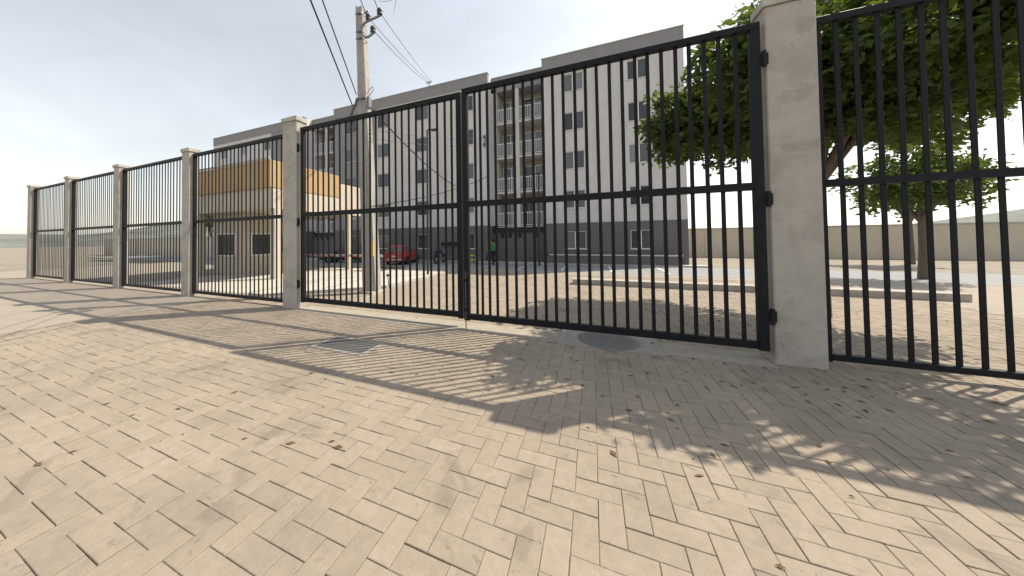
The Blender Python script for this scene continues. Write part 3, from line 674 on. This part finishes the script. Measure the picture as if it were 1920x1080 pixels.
# ================================================================ PERSON
def skinmesh(name, verts, edges, radii, m, parent, root=0, sub=2):
    me = bpy.data.meshes.new(name); me.from_pydata(verts, edges, [])
    o = bpy.data.objects.new(name, me); COL.objects.link(o)
    md = o.modifiers.new('skin', 'SKIN')
    if not me.skin_vertices: 
        bm = bmesh.new(); bm.from_mesh(me); bm.verts.layers.skin.verify(); bm.to_mesh(me); bm.free()
    for i, r in enumerate(radii):
        sv = me.skin_vertices[0].data[i]; sv.radius = (r, r) if not isinstance(r, tuple) else r; sv.use_root = (i == root)
    md.use_smooth_shade = True
    s = o.modifiers.new('sub', 'SUBSURF'); s.levels = sub; s.render_levels = sub
    dg = bpy.context.evaluated_depsgraph_get(); m2 = bpy.data.meshes.new_from_object(o.evaluated_get(dg))
    bpy.data.objects.remove(o); o = bpy.data.objects.new(name, m2); COL.objects.link(o); o.parent = parent
    m2.materials.clear(); m2.materials.append(m); return o
pn = empty('person', (-6.39,20.0,0), math.radians(60)); tag(pn, 'person in a green top and black trousers walking in front of the balconies', 'person')
# local: faces +y ; x to their right
bv = [(0,0,.93),(0,.01,1.1),(0,.01,1.3),(0,.0,1.43),(0,.02,1.5),(0,.03,1.58),(0,.035,1.66),          # 0-6 spine, head
      (.09,0,.9),(.1,.12,.5),(.1,.10,.1),(.1,.17,.03),(.1,.27,.025),                                   # 7-11 right leg fwd
      (-.09,0,.9),(-.1,-.06,.5),(-.1,-.27,.13),(-.1,-.24,.04),(-.1,-.14,.02),                        # 12-16 left leg back
      (.19,0,1.40),(.24,-.07,1.14),(.25,.05,.92),(.25,.08,.84),                                         # 17-20 right arm
      (-.19,0,1.40),(-.24,.08,1.14),(-.22,.26,1.02),(-.21,.33,.99)]                                        # 21-24 left arm
be = [(0,1),(1,2),(2,3),(3,4),(4,5),(5,6),(0,7),(7,8),(8,9),(9,10),(10,11),(0,12),(12,13),(13,14),(14,15),(15,16),(3,17),(17,18),(18,19),(19,20),(3,21),(21,22),(22,23),(23,24)]
br = [(.15,.11),(.135,.1),(.16,.115),(.11,.08),.055,(.078,.09),(.07,.08),.085,.06,.042,.045,.03,.085,.06,.042,.045,.03,.06,.043,.033,.03,.06,.043,.033,.03]
body = skinmesh('body', bv, be, br, MT['skin'], pn)
# fingers: five per hand
for (hx, hy, hz, s) in ((.25,.08,.84,1),(-.21,.33,.99,-1)):
    for k in range(5):
        off = (k-2)*.018; ln = (.05,.075,.082,.075,.06)[k]
        if k == 0: p = [(hx-s*.01,hy+.03,hz+.01),(hx-s*.03,hy+.05,hz-.01),(hx-s*.035,hy+.065,hz-.04)]
        else: p = [(hx,hy+off*.8,hz-.01),(hx-.003*s,hy+off*.9+.01,hz-.01-ln*.55),(hx-.012*s,hy+off+.018,hz-.01-ln)]
        MB().tube(p, [.009,.0085,.006], 6).build('finger', MT['skin'], body, True)
shv = [bv[0], bv[1], bv[2], (0,0,1.42), (.17,0,1.40), (.24,-.06,1.17), (-.17,0,1.40), (-.24,.07,1.17)]
skinmesh('shirt', shv, [(0,1),(1,2),(2,3),(3,4),(4,5),(3,6),(6,7)], [(.225,.17),(.205,.16),(.225,.165),(.14,.11),.1,.08,.1,.08], MT['shirt'], pn)
trv = [(0,0,.95),(.09,0,.88),(.1,.12,.5),(.1,.105,.1),(-.09,0,.88),(-.1,-.06,.5),(-.1,-.26,.14)]
skinmesh('trousers', trv, [(0,1),(1,2),(2,3),(0,4),(4,5),(5,6)], [(.185,.14),.125,.1,.085,.125,.1,.085], MT['trousers'], pn)
for a in ([(.1,.10,.05),(.1,.2,.04),(.1,.3,.035)], [(-.1,-.25,.06),(-.1,-.18,.045),(-.1,-.08,.035)]):
    MB().tube(a, [.055,.052,.04], 10).build('shoe', MT['hair'], pn, True)
MB().lathe((0,.015,1.68), [(.085,-.02),(.088,.02),(.07,.065),(.03,.085)], 14).lathe((0,-.035,1.62), [(.06,-.07),(.075,0),(.07,.06)], 12).build('hair', MT['hair'], pn, True)
MB().lathe((0,.125,1.625), [(.006,-.02),(.016,-.015),(.004,.02)], 8).build('nose', MT['skin'], pn, True)
for s in (-1,1):
    MB().lathe((s*.032,.112,1.65), [(.004,-.008),(.01,0),(.004,.008)], 8).build('eye', MT['hair'], pn, True)
    MB().lathe((s*.082,.02,1.63), [(.008,-.03),(.018,0),(.008,.03)], 8).build('ear', MT['skin'], pn, True)
box(-.025,.025,.108,.116,1.575,1.583).build('mouth', MT['stripe'], pn, True)

bgo = empty('bag', (-6.72,19.72,0)); tag(bgo, 'dark blue bag held at the side of the person in green', 'bag')
MB().cbox(-6.82,-6.6,19.66,19.8,.32,.74,.03).build('body', MT['blue'], bgo)
MB().tube([(-6.8,19.73,.73),(-6.76,19.73,.86),(-6.7,19.73,.88),(-6.66,19.73,.73)], .012, 6).build('handle', MT['black'], bgo)
# ================================================================ FAR SURROUNDINGS
hv, hf = [], []
NA, NRr = 96, 5
for i in range(NA):
    a = 2*math.pi*i/NA; hh = 16+9*math.sin(a*3+.6)+6*math.sin(a*7+2)+4*math.sin(a*17)
    for k, (rr, q) in enumerate(((330,0),(370,.35),(430,.75),(500,1),(640,.2))):
        hv.append((rr*math.cos(a), rr*math.sin(a), -.5+hh*q+random.gauss(0,.8)*(q > 0)))
hf = [(i*NRr+k, ((i+1)%NA)*NRr+k, ((i+1)%NA)*NRr+k+1, i*NRr+k+1) for i in range(NA) for k in range(NRr-1)]
struct(MB().add(hv, hf, True).build('hills', MT['hill']))
def pwall(x0, x1, y0, y1, label):
    t = empty('boundary_wall', ((x0+x1)/2,(y0+y1)/2,0)); tag(t, label, 'wall')
    box(x0,x1,y0,y1,-.1,2.4).build('body', MT['cream'], t); box(x0-.04,x1+.04,y0-.04,y1+.04,2.4,2.5).build('coping', MT['kerb'], t)
    k = x0
    while k < x1: box(k,k+.25,y0-.05,y0-.001,-.1,2.39).build('pilaster', MT['cream'], t); k += 3.6
pwall(5.6,40,33.0,33.2,'long cream boundary wall behind the yard, right of the apartment building')
pwall(-75,-43.2,22.4,22.6,'long cream boundary wall left of the apartment building')
# fallen leaves and scraps on the paving
lv, lf = [], []
for i in range(420):
    if i < 300: x, y = random.gauss(2.2,1.9), random.gauss(6.2,2.0)
    else: x, y = random.uniform(-7,5), random.uniform(.8,9)
    a = random.uniform(0,6.28); l = random.uniform(.015,.05); w = l*random.uniform(.25,.45); k = len(lv); c_, s_ = math.cos(a), math.sin(a)
    for (u, v, z) in ((-l,0,.003),(0,-w,.006+random.random()*.008),(l,0,.004),(0,w,.006+random.random()*.008)): lv.append((x+u*c_-v*s_, y+u*s_+v*c_, z))
    lf += [(k,k+1,k+2),(k,k+2,k+3)]
tag(link('fallen_leaves', MB().add(lv, lf).mesh('fallen_leaves', False), MT['litter']), 'small dry fallen leaves scattered over the paving', 'leaf litter', kind='stuff')
# ================================================================ TREES
def tree(loc, h0, crown, nleaf, label, lsz=.11, seed=1, lean=(0,0)):
    rnd = random.Random(seed); t = empty('tree', loc); tag(t, label, 'tree', 'trees of the place')
    tr = MB(); top = Vector((lean[0], lean[1], h0)); tr.tube([(0,0,-.05),(.03,.02,h0*.4),tuple(top)], [.17,.13,.10], 12)
    tips = []
    for (cx, cy, cz, r) in crown:
        c = Vector((cx,cy,cz)); mid = top.lerp(c, .5)+Vector((rnd.gauss(0,.12),rnd.gauss(0,.12),rnd.uniform(0,.2)))
        tr.tube([top-Vector((0,0,.15)), mid, c], [.085,.055,.03], 8)
        for k in range(5):
            d = Vector((rnd.gauss(0,1),rnd.gauss(0,1),rnd.gauss(0,.8))).normalized()*r*.8
            tr.tube([mid.lerp(c,.6), c+d*.5+Vector((0,0,.05)), c+d], [.03,.02,.008], 6)
    tr.build('trunk', MT['bark'], t, True)
    v, f, tn = [], [], []
    tot = sum(c[3]**2 for c in crown)
    for (cx, cy, cz, r) in crown:
        ncl = max(6, int(26*r*r))
        cl = []
        for k in range(ncl):
            d = Vector((rnd.gauss(0,1),rnd.gauss(0,1),rnd.gauss(0,.75))).normalized(); cl.append((Vector((cx,cy,cz))+d*r*rnd.uniform(.35,1.0), rnd.uniform(.22,.42), rnd.random()))
        for k in range(int(nleaf*r*r/tot)):
            cc, cr, ct = rnd.choice(cl)
            p = cc+Vector((rnd.gauss(0,1),rnd.gauss(0,1),rnd.gauss(0,.7)))*cr*.55
            d = Vector((rnd.gauss(0,1),rnd.gauss(0,1),rnd.gauss(-.3,.6))).normalized(); n = d.cross(Vector((rnd.gauss(0,1),rnd.gauss(0,1),rnd.gauss(0,1)))).normalized()
            l = lsz*rnd.choice((.6,.8,1,1,1.25,1.5))*rnd.uniform(.85,1.15); k0 = len(v)
            b = d.cross(n)*l*.06
            v += [tuple(p), tuple(p+d*l*.5+n*l*.26+b), tuple(p+d*l), tuple(p+d*l*.5-n*l*.26+b)]
            f += [(k0,k0+1,k0+2),(k0,k0+2,k0+3)]; tn += [min(1,max(0,ct*.6+rnd.random()*.4))]*2
    me = bpy.data.meshes.new('crown'); me.from_pydata(v, [], f); a = me.attributes.new('tone','FLOAT','FACE'); a.data.foreach_set('value', tn)
    o = link('crown', me, MT['leaf'], t, True); o['kind'] = 'stuff'
    return t
tree((4.6,9.2,0), 3.0, [(-.9,-.5,4.7,1.3),(.9,-.6,4.9,1.4),(-.7,.9,4.9,1.35),(.9,1.0,5.3,1.5),(0,.1,6.0,1.5),(-2.45,.7,5.0,.95),(-1.75,-1.75,5.0,.95),(-.3,-2.2,5.2,1.0),(-1.7,1.9,5.0,1.1),(-1.1,-.9,5.4,1.05),(1.2,-2.0,5.2,1.05),(-1.9,.5,4.6,.95),(2.0,.2,4.7,1.1),(.2,-1.5,4.5,1.0),(-.4,2.0,5.0,1.1)], 75000, 'leafy tree inside the gate at the right that shades the paving', .15, 3)
tree((12,18,0), 2.4, [(0,0,4.0,1.4),(1.1,.3,3.8,1.1),(-1.0,.2,3.9,1.1),(0,-.8,3.6,1.1),(.2,.5,5.0,1.1)], 7000, 'smaller tree in the yard to the right of the building end', .17, 5)
tree((17.5,27,0), 2.6, [(0,0,4.4,1.5),(1.2,.3,4.1,1.2),(-1.1,.2,4.2,1.2),(.1,-.7,5.2,1.2)], 6000, 'rounded tree close to the boundary wall at the far right', .2, 9)
tree((-52,26,0), 3.0, [(0,0,5.2,1.9),(1.5,.3,4.6,1.4),(-1.5,.2,4.7,1.4),(.1,-.7,6.3,1.4)], 6000, 'tree beyond the left end of the apartment building', .26, 11)
